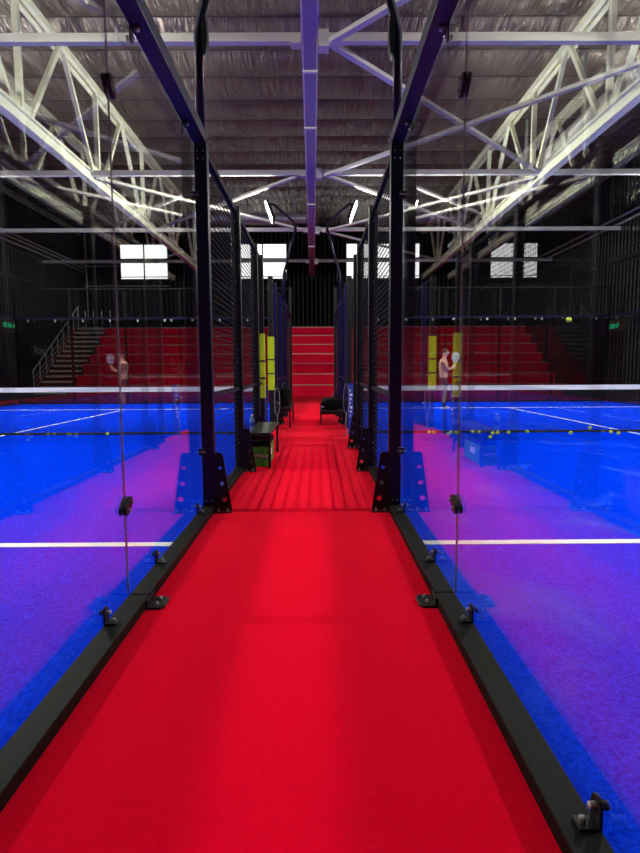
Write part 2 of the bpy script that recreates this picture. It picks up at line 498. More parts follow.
def rot_plate(mb, x0, x1, y, z, L, w, ang):
    pts = []
    for s in (1, -1):
        for i in range(7):
            t = -math.pi / 2 + math.pi * i / 6
            pts.append(((L / 2 - w / 2 + w / 2 * math.cos(t)) * s, (w / 2 * math.sin(t)) * s))
    ca, sa = math.cos(ang), math.sin(ang)
    mb.prism([(y + p * ca - q * sa, z + p * sa + q * ca) for p, q in pts], 'x', x0, x1)

def bolt(parent, p, axis, r=.008, L=.018):
    p = Vector(p); a = Vector(axis)
    MB().tube([p, p + a * L * .6, p + a * L], [r, r, r * .6], 8).build('bolt', M['chrome'], parent, smooth=False)

def bracket_mesh(x, c, y, post_in):
    """foot plate with three round holes, in the XZ plane, reaching from the post into the aisle"""
    bm = bmesh.new()
    def loop(pts):
        vs = [bm.verts.new((p[0], y, p[1])) for p in pts]
        return [bm.edges.new((vs[i], vs[(i + 1) % len(vs)])) for i in range(len(vs))]
    ed = []
    o = [(0, .01), (.148, .01), (.145, .05)]
    for i in range(6):
        t = math.radians(12 + 78 * i / 5); o.append((.078 - .03 + .03 * math.cos(t), .53 - .03 + .03 * math.sin(t)))
    o.append((0, .53))
    ed += loop([(post_in + c * p, q) for p, q in o])
    for hx, hz, r in ((.083, .115, .023), (.064, .255, .019), (.050, .395, .016)):
        ed += loop([(post_in + c * (hx + r * math.cos(2 * math.pi * i / 14)), hz + r * math.sin(2 * math.pi * i / 14)) for i in range(14)])
    r = bmesh.ops.triangle_fill(bm, use_beauty=True, use_dissolve=False, edges=ed)
    fs = [f for f in bm.faces]
    ex = bmesh.ops.extrude_face_region(bm, geom=fs)
    bmesh.ops.translate(bm, verts=[v for v in ex['geom'] if isinstance(v, bmesh.types.BMVert)], vec=(0, .012, 0))
    bmesh.ops.recalc_face_normals(bm, faces=bm.faces)
    me = bpy.data.meshes.new('foot_bracket'); bm.to_mesh(me); bm.free()
    return me

def mesh_wires(parent, p0, p1, z0, z1, sp=.052, w=.006):
    """welded wire panel between two plan points, as one part"""
    a = Vector((*p0, 0)); b = Vector((*p1, 0)); L = (b - a).length; d = (b - a) / L
    mb = MB()
    n = max(2, round(L / sp)); m = max(2, round((z1 - z0) / (sp * 1.1)))
    for i in range(n + 1):
        p = a + d * (L * i / n); mb.bar((p.x, p.y, z0), (p.x, p.y, z1), w * .45, w * .45, (0, 1, 0), caps=False)
    for j in range(m + 1):
        z = z0 + (z1 - z0) * j / m; mb.bar((a.x, a.y, z), (b.x, b.y, z), w * 1.1, w * 1.1, caps=False)
    return mb.build('mesh_panel', M['wire'], parent)

def aisle_fence(x, c, lab):
    """c: direction from the glass plane towards the aisle"""
    f = thing('court_fence', (x, Y0, 0), lab, 'fence')
    xi = x + c * BW
    lo, hi = min(x, xi), max(x, xi)
    GA, GB = 9.78, 11.95
    # bottom beams (jointed at the glass seams)
    for a, b in ((Y0, 2.925), (2.935, 4.895), (5.01, 6.9), (7.01, 8.9), (9.01, GA), (GB + .1, 12.9), (13.01, 14.9), (15.01, 16.9), (17.01, 20.85)):
        MB().box(lo, hi, a, b, 0, .056).build('bottom_beam', M['beamtop'], f, bevel=.003)
    # glass, near and far pairs
    gx0, gx1 = (x - c * .011, x - c * .001)
    g0, g1 = min(gx0, gx1), max(gx0, gx1)
    for a, b in ((Y0 + .02, 2.927), (2.933, 4.94), (17.02, 18.93), (18.94, 20.86)):
        MB().box(g0, g1, a, b, .012, 3.13).build('glass_pane', M['glass'], f)
    MB().box(g0, g1, 2.929, 2.931, .056, 3.12).build('seam_gasket', M['gasket'], f)
    # top beams
    tb = MB().box(lo, hi, Y0, 4.895, 3.12, 3.215).build('top_beam', M['navy'], f, bevel=.003)
    MB().box(lo, hi, 17.0, 20.9, 3.12, 3.215).build('top_beam', M['navy'], f)
    for a, b in ((5.005, 6.9), (7.005, 8.9), (9.005, GA), (GB + .1, 12.9), (13.005, 14.9), (15.005, 16.9)):
        MB().box(x + c * .02 if c > 0 else x - .07, x + .07 if c > 0 else x - .02, a, b, 3.10, 3.15).build('top_rail', M['wire'], f)
        MB().box(x + c * .02 if c > 0 else x - .07, x + .07 if c > 0 else x - .02, a, b, 1.0, 1.04).build('mid_rail', M['steel'], f)
        mesh_wires(f, (x + c * .045, a), (x + c * .045, b), .07, 3.10)
    # posts
    for y, top in ((Y0 - .1, 3.215), (4.9, 3.215), (6.9, 3.18), (8.9, 3.18), (GA, 3.18), (GB, 3.18), (12.9, 3.18), (14.9, 3.18), (16.9, 3.215), (20.9, 4.2)):
        p = MB().box(lo, hi, y, y + .1, 0, top).build('post', M['navy'] if y == 4.9 else M['navyblue'] if 12 < y < 17 else M['steel'], f, bevel=.004)
        if y not in (Y0 - .1, 20.9, GA, GB):
            br = mesh_obj('foot_bracket', bracket_mesh(x, c, y + .002, xi + c * .001), M['steel'], p)
            fl = MB().box(min(xi + c * .005, xi + c * .15), max(xi + c * .005, xi + c * .15), y - .05, y + .002, 0, .008).build('foot_flange', M['steel'], p)
            for q in (.035, .115):
                bolt(p, (xi + c * q, y - .025, .008), (0, 0, 1), .009, .03)
        if y in (4.9,):
            for q in (.03, .075): bolt(p, (x + c * q, y, .10), (0, -1, 0), .006, .006)
            for q in (.03, .075):
                for z in (3.0, 3.06): bolt(p, (x + c * q, y, z), (0, -1, 0), .005, .005)
            bolt(p, (xi, y + .02, 3.14), (c, 0, 0), .012, .02); bolt(p, (xi, y + .06, 3.17), (c, 0, 0), .012, .02)
            for z in (.54, 2.70):
                cl = MB(); cl.box(min(x - c * .02, x + c * .035), max(x - c * .02, x + c * .035), y - .03, y - .001, z - .03, z + .03)
                cl = cl.build('post_clamp', M['clamp'], p, bevel=.006)
                for q in (.008, .028): bolt(p, (x + c * q, y - .03, z), (0, -1, 0), .007, .012)
        elif y in (6.9, 8.9, 12.9, 14.9):
            for z in (.35, 1.0, 1.35, 2.3, 3.0): bolt(p, (x + c * .05, y, z), (0, -1, 0), .006, .006)
    # clamps along the bottom and top beams
    def clamp(y, z, up):
        mb = MB()
        x0, x1 = x - c * .000, x + c * .010
        h = .085 * up
        pts = [(y - .026, z), (y + .026, z)]
        for i in range(9):
            t = math.pi * i / 8; pts.append((y + .026 * math.cos(t), z + h - .026 * up + .026 * up * math.sin(t)))
        mb.prism(pts, 'x', min(x0, x1), max(x0, x1))
        mb.box(min(x1, x + c * .06), max(x1, x + c * .06), y - .024, y + .024, min(z, z + .008 * up), max(z, z + .008 * up))
        o = mb.build('glass_clamp', M['clamp'], f, bevel=.002)
        for q, r in ((.055, .011),):
            MB().tube([(x + c * .010, y, z + q * up), (x + c * .026, y, z + q * up), (x + c * .030, y, z + q * up)], [r, r, r * .5], 10).build('bolt', M['chrome'], o)
        MB().tube([(x + c * .042, y, z + .008 * up), (x + c * .042, y, z + .022 * up), (x + c * .042, y, z + .026 * up)], [.010, .010, .005], 10).build('bolt', M['chrome'], o)
        # counter plate on the court side with a single disc
        MB().tube([(x - c * .012, y, z + .055 * up), (x - c * .022, y, z + .055 * up)], .013, 10).build('counter_disc', M['clamp'], o)
    for y in (1.37, 2.58, 3.43, 4.66): clamp(y, .056, 1)
    for y in (1.4, 2.3, 3.30, 4.50): clamp(y, 3.12, -1)
    for z, ang in ((.54, .6), (2.64, -.75)):
        mb = MB(); rot_plate(mb, min(x, x + c * .02), max(x, x + c * .02), 2.93, z, .12, .058, ang)
        o = mb.build('seam_clamp', M['clamp'], f, bevel=.002)
        mb = MB(); rot_plate(mb, min(x - c * .012, x - c * .022), max(x - c * .012, x - c * .022), 2.93, z, .12, .05, ang)
        mb.build('counter_plate', M['clamp'], o)
        for s in (-1, 1):
            bolt(o, (x + c * .02, 2.93 + s * .03 * math.cos(ang), z + s * .03 * math.sin(ang)), (c, 0, 0), .009, .014)
    # floor anchor at the beam joint
    an = MB(); pl = [(0, -.075), (.075, -.075), (.095, -.05), (.095, .05), (.075, .075), (0, .075)]
    an.prism([(xi + c * p, 2.93 + q) for p, q in pl], 'z', 0, .014)
    an.box(min(xi, xi + c * .012), max(xi, xi + c * .012), 2.86, 3.0, .014, .05)
    o = an.build('floor_anchor', M['clamp'], f, bevel=.003)
    for q in (-.035, .035): bolt(o, (xi + c * .05, 2.93 + q, .014), (0, 0, 1), .011, .016)
    return f
aisle_fence(XL, 1, 'black framed glass and mesh fence along the left side of the red aisle')
aisle_fence(XR, -1, 'black framed glass and mesh fence along the right side of the red aisle')

def far_fence(x0, x1, lab):
    f = thing('court_fence', ((x0 + x1) / 2, Y1, 0), lab, 'fence')
    n = 5; w = (x1 - x0) / n
    y = Y1
    MB().box(x0, x1, y + .02, y + .1, 0, .056).build('bottom_beam', M['beamtop'], f)
    MB().box(x0, x1, y + .02, y + .1, 3.08, 3.17).build('top_beam', M['navydark'], f)
    MB().box(x0, x1, y + .03, y + .08, 4.16, 4.21).build('top_rail', M['wire'], f)
    for i in range(n):
        a, b = x0 + w * i + .006, x0 + w * (i + 1) - .006
        MB().box(a, b, y, y + .01, .056, 3.08).build('glass_pane', M['glassfar'], f)
        for xx in (a + .5, b - .5):
            MB().box(xx - .03, xx + .03, y - .02, y - .002, 3.0, 3.09).build('glass_clamp', M['chrome'], f)
    for i in range(0 if x0 < 0 else 1, n + (0 if x0 < 0 else 1)):
        xx = x0 + w * i
        MB().box(xx - .04, xx + .04, y + .1, y + .18, 0, 4.21).build('post', M['wire'], f)
    mesh_wires(f, (x0, y + .05), (x1, y + .05), 3.17, 4.16, .1, .005)
far_fence(XLO, XL - .02, 'tall glass end fence of the left court in front of the red bleachers')
far_fence(XR + .02, XRO, 'tall glass end fence of the right court in front of the red bleachers')

def outer_fence(x, c, lab):
    f = thing('court_fence', (x, 16.9, 0), lab, 'fence')
    MB().box(min(x, x + c * .08), max(x, x + c * .08), 16.9, 20.8, 0, .056).build('bottom_beam', M['beamtop'], f)
    MB().box(min(x, x + c * .08), max(x, x + c * .08), 16.9, 20.8, 3.08, 3.17).build('top_beam', M['navy'], f)
    mesh_wires(f, (x + c * .04, 16.95), (x + c * .04, 20.75), .06, 3.08, .1, .005)
    for a in (16.9, 18.85):
        MB().box(min(x + c * .08, x + c * .16), max(x + c * .08, x + c * .16), a, a + .1, 0, 3.2).build('post', M['steel'], f)
outer_fence(XLO - .02, -1, 'black mesh side fence of the left court next to the dark left wall')
outer_fence(XRO + .02, 1, 'black mesh side fence of the right court next to the dark right wall')

# ------------------------------------------------------------------ nets
def net(x0, x1, inner, side, lab):
    t = thing('padel_net', ((x0 + x1) / 2, DN, .01), lab, 'net')
    MB().box(x0, x1, DN - .012, DN + .012, .835, .925).build('tape', M['tape'], t)
    mb = MB(); z0, z1 = .05, .84
    n = round((x1 - x0) / .045)
    for i in range(n + 1):
        x = x0 + (x1 - x0) * i / n; mb.bar((x, DN, z0), (x, DN, z1), .0038, .0038, (0, 1, 0), caps=False)
    for j in range(18):
        z = z0 + (z1 - z0) * j / 17; mb.bar((x0, DN, z), (x1, DN, z), .0038, .0038, caps=False)
    mb.build('net_mesh', M['net'], t)
    MB().box(x0, x1, DN - .012, DN + .012, .012, .055).build('bottom_band', M['net'], t)
    for x in (x0, x1):
        p = MB().box(x - .04, x + .04, DN - .04, DN + .04, .0 if x == inner else .01, .95).build('net_post', M['steel'], t, bevel=.004)
    return t
net(XLO + .12, XL + .02, XL + .02, 'left', 'black net with white top tape stretched across the left court')
net(XR - .02, XRO - .12, XR - .02, 'right', 'black net with white top tape stretched across the right court')
# blue banners hung at the net ends, in the aisle openings
for x, lab, w, DB in ((-.95, 'left', .085, 10.2), (.655, 'right', .12, DN)):
    b = thing('banner', (x, DB - .1, 0), 'narrow blue banner with white print standing upright at the %s aisle opening' % lab, 'banner')
    MB().box(x - w / 2, x + w / 2, DB - .11, DB - .09, .0, .98).build('banner_sheet', M['blueban'], b)
    mb = MB()
    for i in range(7):
        z = .34 + i * .08; mb.box(x - .03, x - .01 + .03 * (i % 3) / 2, DB - .113, DB - .1105, z, z + .045)
    mb.build('print', M['white'], b)

# ------------------------------------------------------------------ balls
balls = [(429.0, 2.13, 10.69), (432.9, 2.21, 10.66), (447.6, 2.43, 10.42), (450.6, 2.54, 10.67), (454.7, 2.62, 10.60), (457.7, 2.70, 10.68), (472, 2.98, 10.74), (478.7, 3.09, 10.72),
         (490, 3.06, 9.91), (492.6, 3.28, 10.47), (497.5, 3.39, 10.53), (508.4, 3.63, 10.62), (526, 4.02, 10.72), (570, 4.74, 10.47), (609, 5.55, 10.58), (613.3, 5.60, 10.40)]
words = ['first', 'second', 'third', 'fourth', 'fifth', 'sixth', 'seventh', 'eighth', 'ninth', 'tenth', 'eleventh', 'twelfth', 'thirteenth', 'fourteenth', 'fifteenth', 'sixteenth']
ballme = None
def put_ball(p, lab, group):
    global ballme
    if ballme is None:
        o = MB().ball((0, 0, 0), .034, 16, 10).build('tennis_ball', M['ball'], smooth=True); ballme = o.data
    else:
        o = bpy.data.objects.new('tennis_ball', ballme); COL.objects.link(o)
    o.location = p; tag(o, lab, 'ball', group)
for i, (u, x, y) in enumerate(balls):
    lab = ('%s yellow tennis ball from the left lying on the right court before its net' % words[i]) if u != 490 else 'yellow tennis ball rolled out nearer the camera than the others on right court'
    put_ball((x, y, .044), lab, 'tennis balls on the right court')
put_ball((5.53, 11.35, .044), 'yellow tennis ball lying just beyond the net on the right court', 'tennis balls on the right court')
put_ball((-4.0, 10.72, .044), 'single yellow tennis ball by the net of the left court', None)
put_ball((3.09, 7.0, 1.84), 'yellow tennis ball flying in mid-air over the right court', None)

# ------------------------------------------------------------------ floodlight poles
def flood(xp, c, y, z0, side, lab, lens, yaw=0.):
    """xp pole foot, c: towards the aisle, side: court side direction"""
    t = thing('floodlight_pole', (xp, y, z0), lab, 'floodlight', 'floodlight poles along the courts')
    xa = xp + c * .36
    MB().tube([(xp, y, z0), (xp, y, 4.0), (xp + c * .03, y, 4.14), (xp + c * .08, y, 4.3), (xa, y, 5.32)], .037, 12).build('pole', M['navy'], t, smooth=True)
    MB().tube([(xa, y, 5.30), (xa + c * .01, y, 5.42), (xa - c * .05, y, 5.52), (xp - c * .25, y, 6.0), (xp - c * .40, y, 6.03)], .034, 12).build('arm', M['navy'], t, smooth=True)
    pts = []
    for i in range(12):
        a = 2 * math.pi * i / 12; pts.append((xp + c * (.055 + .025 * math.cos(a)), 3.98 + .17 * math.sin(a)))
    MB().prism(pts, 'y', y - .05, y + .05).build('joint_plate', M['steel'], t)
    MB().box(xa - .04, xa + .04, y - .05, y + .05, 5.26, 5.46).build('joint_collar', M['navy'], t)
    # lamp head: slab tilted so that its lens looks out and down over the court
    hx, hz = xp - c * .38, 5.80
    tl = math.radians(20)
    u = Vector((c * math.sin(tl), 0, -math.cos(tl)))       # down the face
    n = Vector((-c * math.cos(tl), 0, -math.sin(tl)))      # lens normal
    w = Vector((0, 1, 0)); ctr = Vector((hx, y, hz))
    R = Matrix.Rotation(math.radians(yaw), 3, 'Z'); u = R @ u; n = R @ n; w = R @ w
    def slab(a0, a1, b, t0, t1):
        mb = MB()
        for tt in (t0, t1):
            for p, q in ((a0, -b), (a1, -b), (a1, b), (a0, b)):
                mb.v.append(tuple(ctr + u * p + w * q + n * tt))
        mb.f += [(0, 1, 2, 3), (4, 5, 6, 7)] + [(i, (i + 1) % 4, 4 + (i + 1) % 4, 4 + i) for i in range(4)]
        return mb
    h = slab(-.28, .28, .24, -.05, .02).build('lamp_head', M['black'], t)
    q = .06 if lens is M['olens'] else None
    slab(-(q or .26), q or .26, q or .22, .021, .034).build('lens', lens, h)
    for i in range(5):
        q = -.18 + .09 * i; slab(-.22, .22, .006, -.10, -.05).build('cooling_fin', M['black'], h) if i == 2 else None
    MB().bar(ctr - n * .05 + w * .18, Vector((xp - c * .35, y + .05, 6.0)), .03, .03).bar(ctr - n * .05 - w * .18, Vector((xp - c * .35, y - .05, 6.0)), .03, .03).build('bracket', M['steel'], t)
zt = 3.215
flood(XL + .05, 1, 4.955, zt, -1, 'floodlight pole on the near fence post left of the aisle', M['lens'])
flood(XR - .05, -1, 4.955, zt, 1, 'floodlight pole on the near fence post right of the aisle', M['lens'])
flood(XL + .05, 1, 16.955, zt, -1, 'floodlight pole with bent arm left of the far end of the aisle', M['lens'], 4)
flood(XR - .05, -1, 16.955, zt, 1, 'floodlight pole with bent arm right of the far end of the aisle', M['lens'], -4)
for y, w in ((4.95, 'near'), (16.95, 'far')):
    flood(XLO - .25, -1, y, 0, 1, '%s floodlight pole at the outer side of the left court' % w, M['olens'], -25 if y > 10 else 0)
    flood(XRO + .25, 1, y, 0, -1, '%s floodlight pole at the outer side of the right court' % w, M['olens'], 25 if y > 10 else 0)

# ------------------------------------------------------------------ bleachers and stairs
BY, TR, RI = 26.05, .8, .497
bl = thing('bleachers', (0, BY, 0), 'wide red stepped bleachers across the far end of the hall', 'bleachers')
bx0, bx1 = -11.35, 11.3
for k in range(7):
    y = BY + TR * k; z = RI * (k + 1) + .04
    s = MB().box(bx0, bx1, y, BY + TR * 7, z - RI if k else 0, z - .001).build('step', M['bleach'], bl)
    MB().box(bx0, bx1, y - .015, y + .05, z - .03, z + .012).build('nosing', M['nose'], s)
st = thing('staircase', (-12.2, BY, 0), 'grey open staircase with railing left of the red bleachers', 'stairs')
NS = 14
sx0, sx1 = -12.95, -11.42
for k in range(NS):
    y = BY - .05 + 5.35 * k / NS; z = 3.55 * (k + 1) / NS
    MB().box(sx0, sx1, y, y + .42, z - .10, z).build('tread', M['tread'], st)
for x in (sx0 - .04, sx1 + .03):
    MB().bar((x, BY - .1, .1), (x, BY + 5.4, 3.5), .05, .25, (0, 0, 1)).build('stringer', M['wall'], st)
xr = sx0 - .04
for k in range(9):
    f = k / 8; y = BY + 5.25 * f; z = .15 + 3.45 * f
    MB().tube([(xr, y, z), (xr, y, z + 1.08)], .028, 8).build('baluster', M['railing'], st)
MB().tube([(xr, BY - .05, 1.2), (xr, BY + 5.35, 4.74)], .035, 8).build('handrail', M['railing'], st)
for q in (.35, .6, .85):
    MB().tube([(xr, BY, q), (xr, BY + 5.25, q + 3.45)], .016, 6).build('railing_bar', M['railing'], st)
for k in range(4):
    x = -12.7 + .45 * k
    MB().tube([(x, BY + 5.5, 3.55), (x, BY + 5.5, 4.5)], .028, 8).build('baluster', M['railing'], st)
MB().box(sx0, sx1, BY + 5.28, BY + 6.5, 3.4, 3.55).build('landing', M['tread'], st)
for x in (sx0 + .06, sx1 - .06):
    MB().box(x - .05, x + .05, BY + 6.3, BY + 6.4, 0, 3.41).build('support_leg', M['wall'], st)

# ------------------------------------------------------------------ things on the walls
t = thing('timer_display', (WL + .07, 24.1, 3.15), 'black timer board with green digits high on the left wall', 'timer')
MB().box(WL + .023, WL + .10, 22.7, 25.7, 2.88, 3.45).build('case', M['black'], t)
text_mesh('00 06 42', .30, M['led'], 'digits', t, (WL + .105, 24.5, 3.17), (0, 1, 0), (0, 0, 1))
t = thing('timer_display', (WR - .07, 21.8, 2.82), 'black timer board with green digits on the right wall', 'timer')
MB().box(WR - .10, WR - .023, 20.9, 22.75, 2.6, 3.05).build('case', M['black'], t)
text_mesh('40:00:47', .26, M['led'], 'digits', t, (WR - .105, 21.85, 2.82), (0, -1, 0), (0, 0, 1))
t = thing('wall_sign', (WL + .05, 27, 2.2), 'small pale lettering on the dark left wall beside the staircase', 'sign')
MB().box(WL + .036, WL + .06, 26.3, 27.8, 1.9, 2.5).build('plate', M['black'], t)
text_mesh('Row', .55, M['railing'], 'lettering', t, (WL + .065, 27.05, 2.2), (0, 1, 0), (0, 0, 1))

# ------------------------------------------------------------------ yellow pads on the gate posts
for y, z0, z1, w in ((9.78, .76, 1.86, 'nearer'), (11.95, .82, 1.93, 'farther')):
    x = XL + BW / 2
    p = thing('post_pad', (x, y, z0), 'yellow foam pad strapped round the %s gate post left of the aisle' % w, 'pad', 'yellow pads on the left gate')
    a, b = XL - .015, XL + BW + .012
    mb = MB()
    mb.prism([(a, y - .03), (b - .02, y - .03), (b, y - .01), (b, y + .11), (b - .02, y + .13), (a, y + .13)], 'z', z0, z1)
    mb.build('foam', M['yellow'], p)
    for z in (z0 + .33, z0 + .62):
        MB().box(a - .003, b + .003, y - .033, y + .133, z, z + .03).build('strap', M['black'], p)

# ------------------------------------------------------------------ benches and belongings
def bench(x0, x1, y0, y1, h, lab):
    t = thing('bench', ((x0 + x1) / 2, y0, 0), lab, 'bench')
    MB().box(x0, x1, y0, y1, h - .04, h).build('seat', M['benchtop'], t, bevel=.006)
    for x in (x0 + .02, x1 - .02):
        for y in (y0 + .03, y1 - .03):
            MB().box(x - .016, x + .016, y - .016, y + .016, 0, h - .04).build('leg', M['steel'], t)
    MB().box(x0 + .03, x1 - .03, y0 + .02, y0 + .04, h - .10, h - .04).box(x0 + .03, x1 - .03, y1 - .04, y1 - .02, h - .10, h - .04).build('apron', M['steel'], t)
    return t
bench(-.90, -.585, 7.06, 8.55, .46, 'low black bench beside the left fence with a green carton under it')
bench(-.90, -.56, 12.05, 13.6, .45, 'black bench beside the left fence carrying a black sports bag')
bench(.07, .60, 12.7, 14.2, .33, 'low black bench on the right side of the aisle under a black bag')

t = thing('water_bottle', (-.835, 7.22, .46), 'clear bluish plastic water bottle standing on the left bench', 'bottle')
MB().lathe((-.835, 7.22, .46), [(.030, 0), (.034, .01), (.034, .07), (.031, .08), (.034, .09), (.034, .15), (.014, .19), (.013, .20)], 14).build('body', M['water'], t, smooth=True)
MB().lathe((-.835, 7.22, .66), [(.016, 0), (.016, .022)], 12).build('cap', M['white'], t)
MB().lathe((-.835, 7.22, .53), [(.0346, 0), (.0346, .05)], 14).build('bottle_label', M['blueban'], t)

t = thing('carton', (-.70, 7.5, 0), 'green and black carton with white lettering standing under the left bench', 'carton')
MB().box(-.845, -.625, 7.22, 8.0, 0, .29).build('body', M['green'], t, bevel=.01)
MB().box(-.85, -.62, 7.215, 8.005, .26, .33).build('lid', M['fabric'], t, bevel=.008)
text_mesh('Wilson', .068, M['white'], 'lettering', t, (-.722, 7.215, .14), (1, 0, 0), (0, 0, 1))
MB().box(-.622, -.619, 7.45, 7.65, .12, .2).build('print', M['white'], t)

def sports_bag(x0, x1, y0, y1, z, h, lab, lean):
    t = thing('sports_bag', ((x0 + x1) / 2, y0, z), lab, 'bag')
    mb = MB(); n = 12; m = 9
    cx, cz = (x0 + x1) / 2, z + h / 2
    for j in range(m):
        f = j / (m - 1); y = y0 + (y1 - y0) * f
        k = (1 - abs(2 * f - 1) ** 5 * .35)
        for i in range(n):
            a = 2 * math.pi * i / n
            ex = math.copysign(abs(math.cos(a)) ** .5, math.cos(a)); ez = math.copysign(abs(math.sin(a)) ** .5, math.sin(a))
            zz = cz + h / 2 * ez * (k if ez > 0 else 1)
            mb.v.append((cx + (x1 - x0) / 2 * ex * k + lean * (zz - z), y, zz))
    for j in range(m - 1):
        for i in range(n):
            a = j * n + i; b = j * n + (i + 1) % n
            mb.f.append((a, b, b + n, a + n))
    mb.f.append(tuple(range(n))[::-1]); mb.f.append(tuple((m - 1) * n + i for i in range(n)))
    mb.build('body', M['fabric'], t, smooth=True)
    ym = (y0 + y1) / 2
    pts = [(cx + lean * h - .05 + .1 * i / 8, ym - .2 + .4 * i / 8, z + h * .97 + .10 * math.sin(math.pi * i / 8)) for i in range(9)]
    MB().tube(pts, .012, 8).build('handle', M['black'], t)
    MB().box(x0 + .04, x0 + .10, y0 - .004, y0 + .01, z + .06, z + .085).build('tag', M['white'], t)
sports_bag(-.89, -.585, 12.1, 13.3, .45, .42, 'tall black sports bag sitting on the second left bench', 0)
sports_bag(.05, .58, 12.75, 14.0, .33, .25, 'black sports bag lying on the right bench in the aisle', .3)

def loop_cable(x, y, ztop, lab, c):
    pts = []
    for i in range(30):
        a = 2 * math.pi * i / 29 + math.pi / 2
        pts.append((x + .055 * math.cos(a), y + .02 * math.sin(a * 2), ztop - .28 + .28 * math.sin(a)))
    o = thing('cable', (x, y, 0), lab, 'cable')
    MB().tube(pts, .007, 8).build('loop', M['cable'], o, smooth=True)
    MB().tube([(x, y, ztop - .55), (x - c * .012, y, ztop - .75), (x, y - .01, .12), (x + c * .01, y - .03, .015), (x - c * .05, y - .06, .012)], .009, 8).build('tail', M['cable'], o, smooth=True)
    MB().ball((x, y - .012, ztop - .33), .045, 12, 8, (1, .4, 1.3)).build('winder', M['black'], o, smooth=True)
    MB().box(x - .01, x + .06 * c + .02 if c > 0 else x + .01, y + .005, y + .02, ztop - .02, ztop).build('hook', M['steel'], o)
loop_cable(.545, 10.5, .98, 'pale grey cable hanging in a loop by the right net post', 1)
loop_cable(-.835, 11.8, .86, 'pale grey cable hanging in a loop below the farther yellow pad', -1)

# ------------------------------------------------------------------ the player
def skinned(name, nodes, edges, mat, parent, sub=2, root=0):
    me = bpy.data.meshes.new(name)
    me.from_pydata([n[:3] for n in nodes], edges, [])
    ob = bpy.data.objects.new(name, me); COL.objects.link(ob)
    sk = ob.modifiers.new('skin', 'SKIN'); sk.use_smooth_shade = True
    sb = ob.modifiers.new('sub', 'SUBSURF'); sb.levels = sub; sb.render_levels = sub
    for i, n in enumerate(nodes):
        r = n[3]; r = r if isinstance(r, tuple) else (r, r)
        me.skin_vertices[0].data[i].radius = r
        me.skin_vertices[0].data[i].use_root = (i == root)
    dg = bpy.context.evaluated_depsgraph_get(); dg.update()
    m2 = bpy.data.meshes.new_from_object(ob.evaluated_get(dg))
    bpy.data.objects.remove(ob); bpy.data.meshes.remove(me)
    for p in m2.polygons: p.use_smooth = True
    m2.name = name
    return mesh_obj(name, m2, mat, parent)

PX, PY, PZ = 3.86, 17.28, .01
per = thing('person', (PX, PY, PZ), 'person in dark shorts holding up a white racket behind the right net', 'person')
# local frame: facing +X (slightly away); y left/right
def W(x, y, z, r): return (PX + x, PY + y, PZ + z, r)
nodes = [W(0, 0, .97, (.135, .115)), W(.0, 0, 1.12, (.135, .105)), W(-.01, 0, 1.30, (.165, .115)), W(-.01, 0, 1.46, (.150, .10)), W(.01, 0, 1.54, .062), W(.03, 0, 1.61, .055),
         W(.045, 0, 1.69, (.078, .085)), W(.045, 0, 1.78, (.072, .085)),
         # arms: right (towards the camera, y<0) and left
         W(-.01, -.19, 1.46, .062), W(.02, -.25, 1.33, .052), W(.08, -.27, 1.19, .045), W(.22, -.19, 1.27, .038), W(.30, -.11, 1.34, .028),
         W(-.01, .19, 1.46, .062), W(.03, .25, 1.33, .052), W(.10, .26, 1.19, .045), W(.24, .17, 1.23, .038), W(.315, .07, 1.27, .028),
         # legs
         W(.0, -.10, .88, .098), W(.01, -.12, .68, .078), W(.02, -.125, .50, .058), W(.0, -.125, .34, .056), W(-.02, -.125, .11, .037), W(-.01, -.125, .05, .037), W(.10, -.135, .035, .03),
         W(.0, .10, .88, .098), W(.05, .12, .68, .078), W(.08, .125, .50, .058), W(.06, .125, .34, .056), W(.03, .125, .11, .037), W(.04, .125, .05, .037), W(.15, .135, .035, .03),
         # face: nose
         ]
edges = [(0, 1), (1, 2), (2, 3), (3, 4), (4, 5), (5, 6), (6, 7), (3, 8), (8, 9), (9, 10), (10, 11), (11, 12), (3, 13), (13, 14), (14, 15), (15, 16), (16, 17),
         (0, 18), (18, 19), (19, 20), (20, 21), (21, 22), (22, 23), (23, 24), (0, 25), (25, 26), (26, 27), (27, 28), (28, 29), (29, 30), (30, 31)]
# fingers and thumbs close round the racket grip at about (.335, -.02)
gx, gy = .345, -.02
def fingers(wi, wx, wy, wz, s):
    for k in range(4):
        z = wz + .035 - .022 * k; L = (.9, 1.0, .95, .78)[k]
        b = len(nodes)
        nodes.extend([W(wx + .03, wy, z, .010), W(wx + .055 * L, wy - s * .032, z, .0092), W(gx + .012, gy - s * .012, z, .0085), W(gx - .012, gy - s * .022, z - .002, .0075)])
        edges.extend([(wi, b), (b, b + 1), (b + 1, b + 2), (b + 2, b + 3)])
    b = len(nodes)
    nodes.extend([W(wx + .012, wy - s * .015, wz + .035, .011), W(gx - .02, wy - s * .06, wz + .05, .0095)])
    edges.extend([(wi, b), (b, b + 1)])
fingers(12, .30, -.11, 1.34, -1)
fingers(17, .315, .07, 1.27, 1)
skinned('body', nodes, edges, M['skin'], per, 2, 0)
